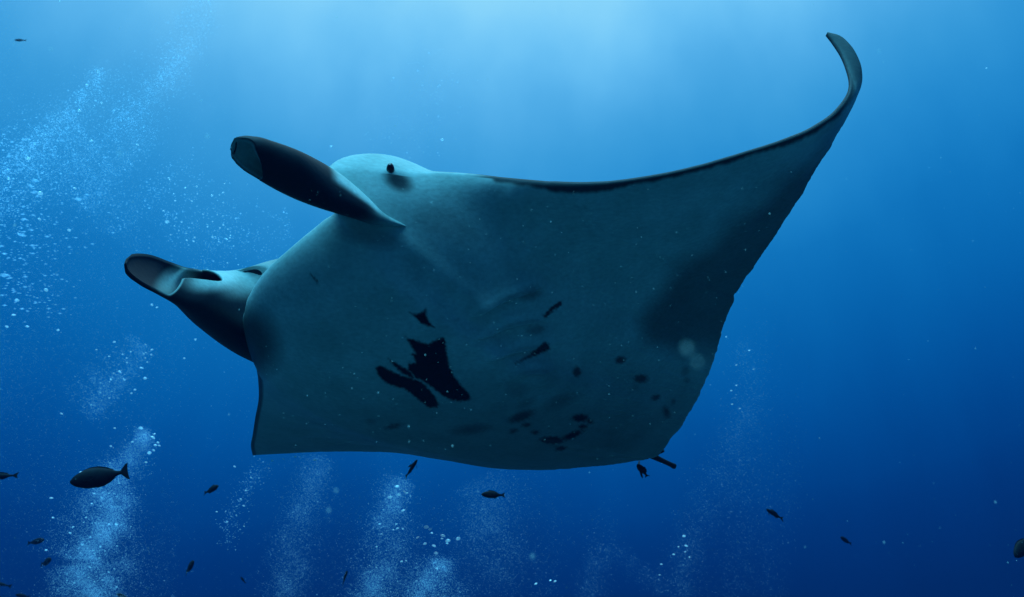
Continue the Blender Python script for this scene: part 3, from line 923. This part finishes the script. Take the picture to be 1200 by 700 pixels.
bubbles('bright bubble at the top of the plume over the surgeonfish tail', 'bubbles over the surgeonfish',
        [(165, 502, 6), (179, 513, 7), (181, 509, 4), (185, 519, 4), (182, 522, 5), (186.5, 522.5, 4), (155, 518, 4), (130, 523, 3.5), (134.5, 502, 3), (175, 531, 6), (180, 528, 4), (171, 542, 4)], 4.4, .15)
bubbles('glint of a bubble inside the bright plume under the surgeonfish', 'bubbles inside the bright plume',
        [(105.5, 665, 3.5), (136, 614.5, 4), (110, 578.5, 3.5), (139.5, 566.5, 3.5), (82, 625, 4), (54, 645, 4), (60, 584, 5), (62, 607, 4), (95, 553.5, 5), (134, 667, 3), (137, 640, 2.5)] + scat([(110, 690, 40), (118, 610, 38), (135, 575, 20)], 34, 2, 3.6), 4.8, .2)
bubbles('small bubble on the thin string under the manta corner', 'bubbles on the thin string',
        [(275, 547, 3.5), (282, 585, 3.2), (285.5, 593, 3.5), (254, 600, 3), (266, 612, 2.8), (288, 575, 3), (319, 540, 4), (346, 535.5, 4), (369, 539.5, 4.5), (332, 538, 3), (315, 549, 3), (294, 560, 3), (277, 604, 2.5), (286, 617, 2.5)], 4.6, .2)
bubbles('lone bubble in the dark water under the manta tail', 'bubbles under the manta tail',
        [(801.5, 628.5, 5), (804, 640, 5), (789.5, 650, 4), (803, 647, 3), (795, 641, 2.5), (775, 661.5, 4), (808, 653, 2.5), (628, 684.5, 5), (645, 680.5, 4), (650.5, 681.5, 4.5), (773, 674, 3)], 4.6, .2)
bubbles('silvery bubble drifting beside the mouth between the cephalic fins', 'bubbles between the cephalic fins',
        scat([(195, 210, 40), (225, 255, 50), (250, 290, 40), (285, 300, 30)], 46, 2, 3.6), 3.9, .3)
bubbles('silvery bubble in the soft cloud below the unfurled mouth fin', 'bubbles below the mouth fin',
        [(178, 357.5, 4), (184, 360.5, 3.5), (134, 401, 4), (165.5, 431.5, 4.5), (170, 443.5, 5), (140, 435.5, 4), (130, 445, 3.5), (158, 457, 3.5), (154, 461, 3), (178, 410, 4), (229, 398, 3.5), (128, 418, 3.5), (72, 485, 4.5), (113, 410, 3), (216, 420, 3)] + scat([(120, 470, 30), (150, 430, 34), (170, 400, 20)], 18, 2, 3), 4.6, .25)
bubbles('silvery streaked bubble beside the ragged bubble trail', 'bubbles by the ragged trail',
        [(33, 186, 7), (47, 227, 8), (87.5, 221, 5), (16, 369.5, 6), (32, 383, 5), (8, 383, 5), (54, 340, 6), (20, 352, 6), (46, 257, 5), (10, 210, 5), (81, 270, 5), (107, 165.5, 6), (93, 130, 5), (115, 84, 5), (119, 121, 4), (102, 100, 4.5), (161, 170, 4.5), (195, 260.5, 4.5), (68, 387, 4), (70, 1.5, 3)], 3.2, .2)
bubbles('faint bubble beside the trailing edge of the upcurled wing', 'bubbles beside the upcurled wing',
        [(878, 411, 3), (863, 428, 2.6), (863, 452, 2.6), (857, 458, 3), (858, 474, 3), (867, 479, 3), (883, 433, 2.4), (851, 395, 2.6), (1156, 80, 2.5), (518, 164, 5), (388, 172, 4)], 4.6, .2)


# ------------------------------------------------------------------ the water itself: thin even haze round everything
def haze():
    x0, x1, y0, y1, z0, z1 = -9.5, 9.5, -2.5, 16.5, -3.2, 14.5
    v = [(x, y, z) for x in (x0, x1) for y in (y0, y1) for z in (z0, z1)]
    f = [(0, 1, 3, 2), (4, 6, 7, 5), (0, 4, 5, 1), (2, 3, 7, 6), (0, 2, 6, 4), (1, 5, 7, 3)]
    m = bpy.data.materials.new('water_haze')
    m.use_nodes = True
    t = m.node_tree
    t.nodes.clear()
    o_ = t.nodes.new('ShaderNodeOutputMaterial')
    pv = t.nodes.new('ShaderNodeVolumePrincipled')
    pv.inputs['Color'].default_value = (.008, .09, .32, 1)
    pv.inputs['Density'].default_value = .014
    pv.inputs['Anisotropy'].default_value = 0
    t.links.new(pv.outputs[0], o_.inputs['Volume'])
    o = mesh_obj('haze', v, f, m, smooth=False)
    tag(o, kind='stuff')


haze()
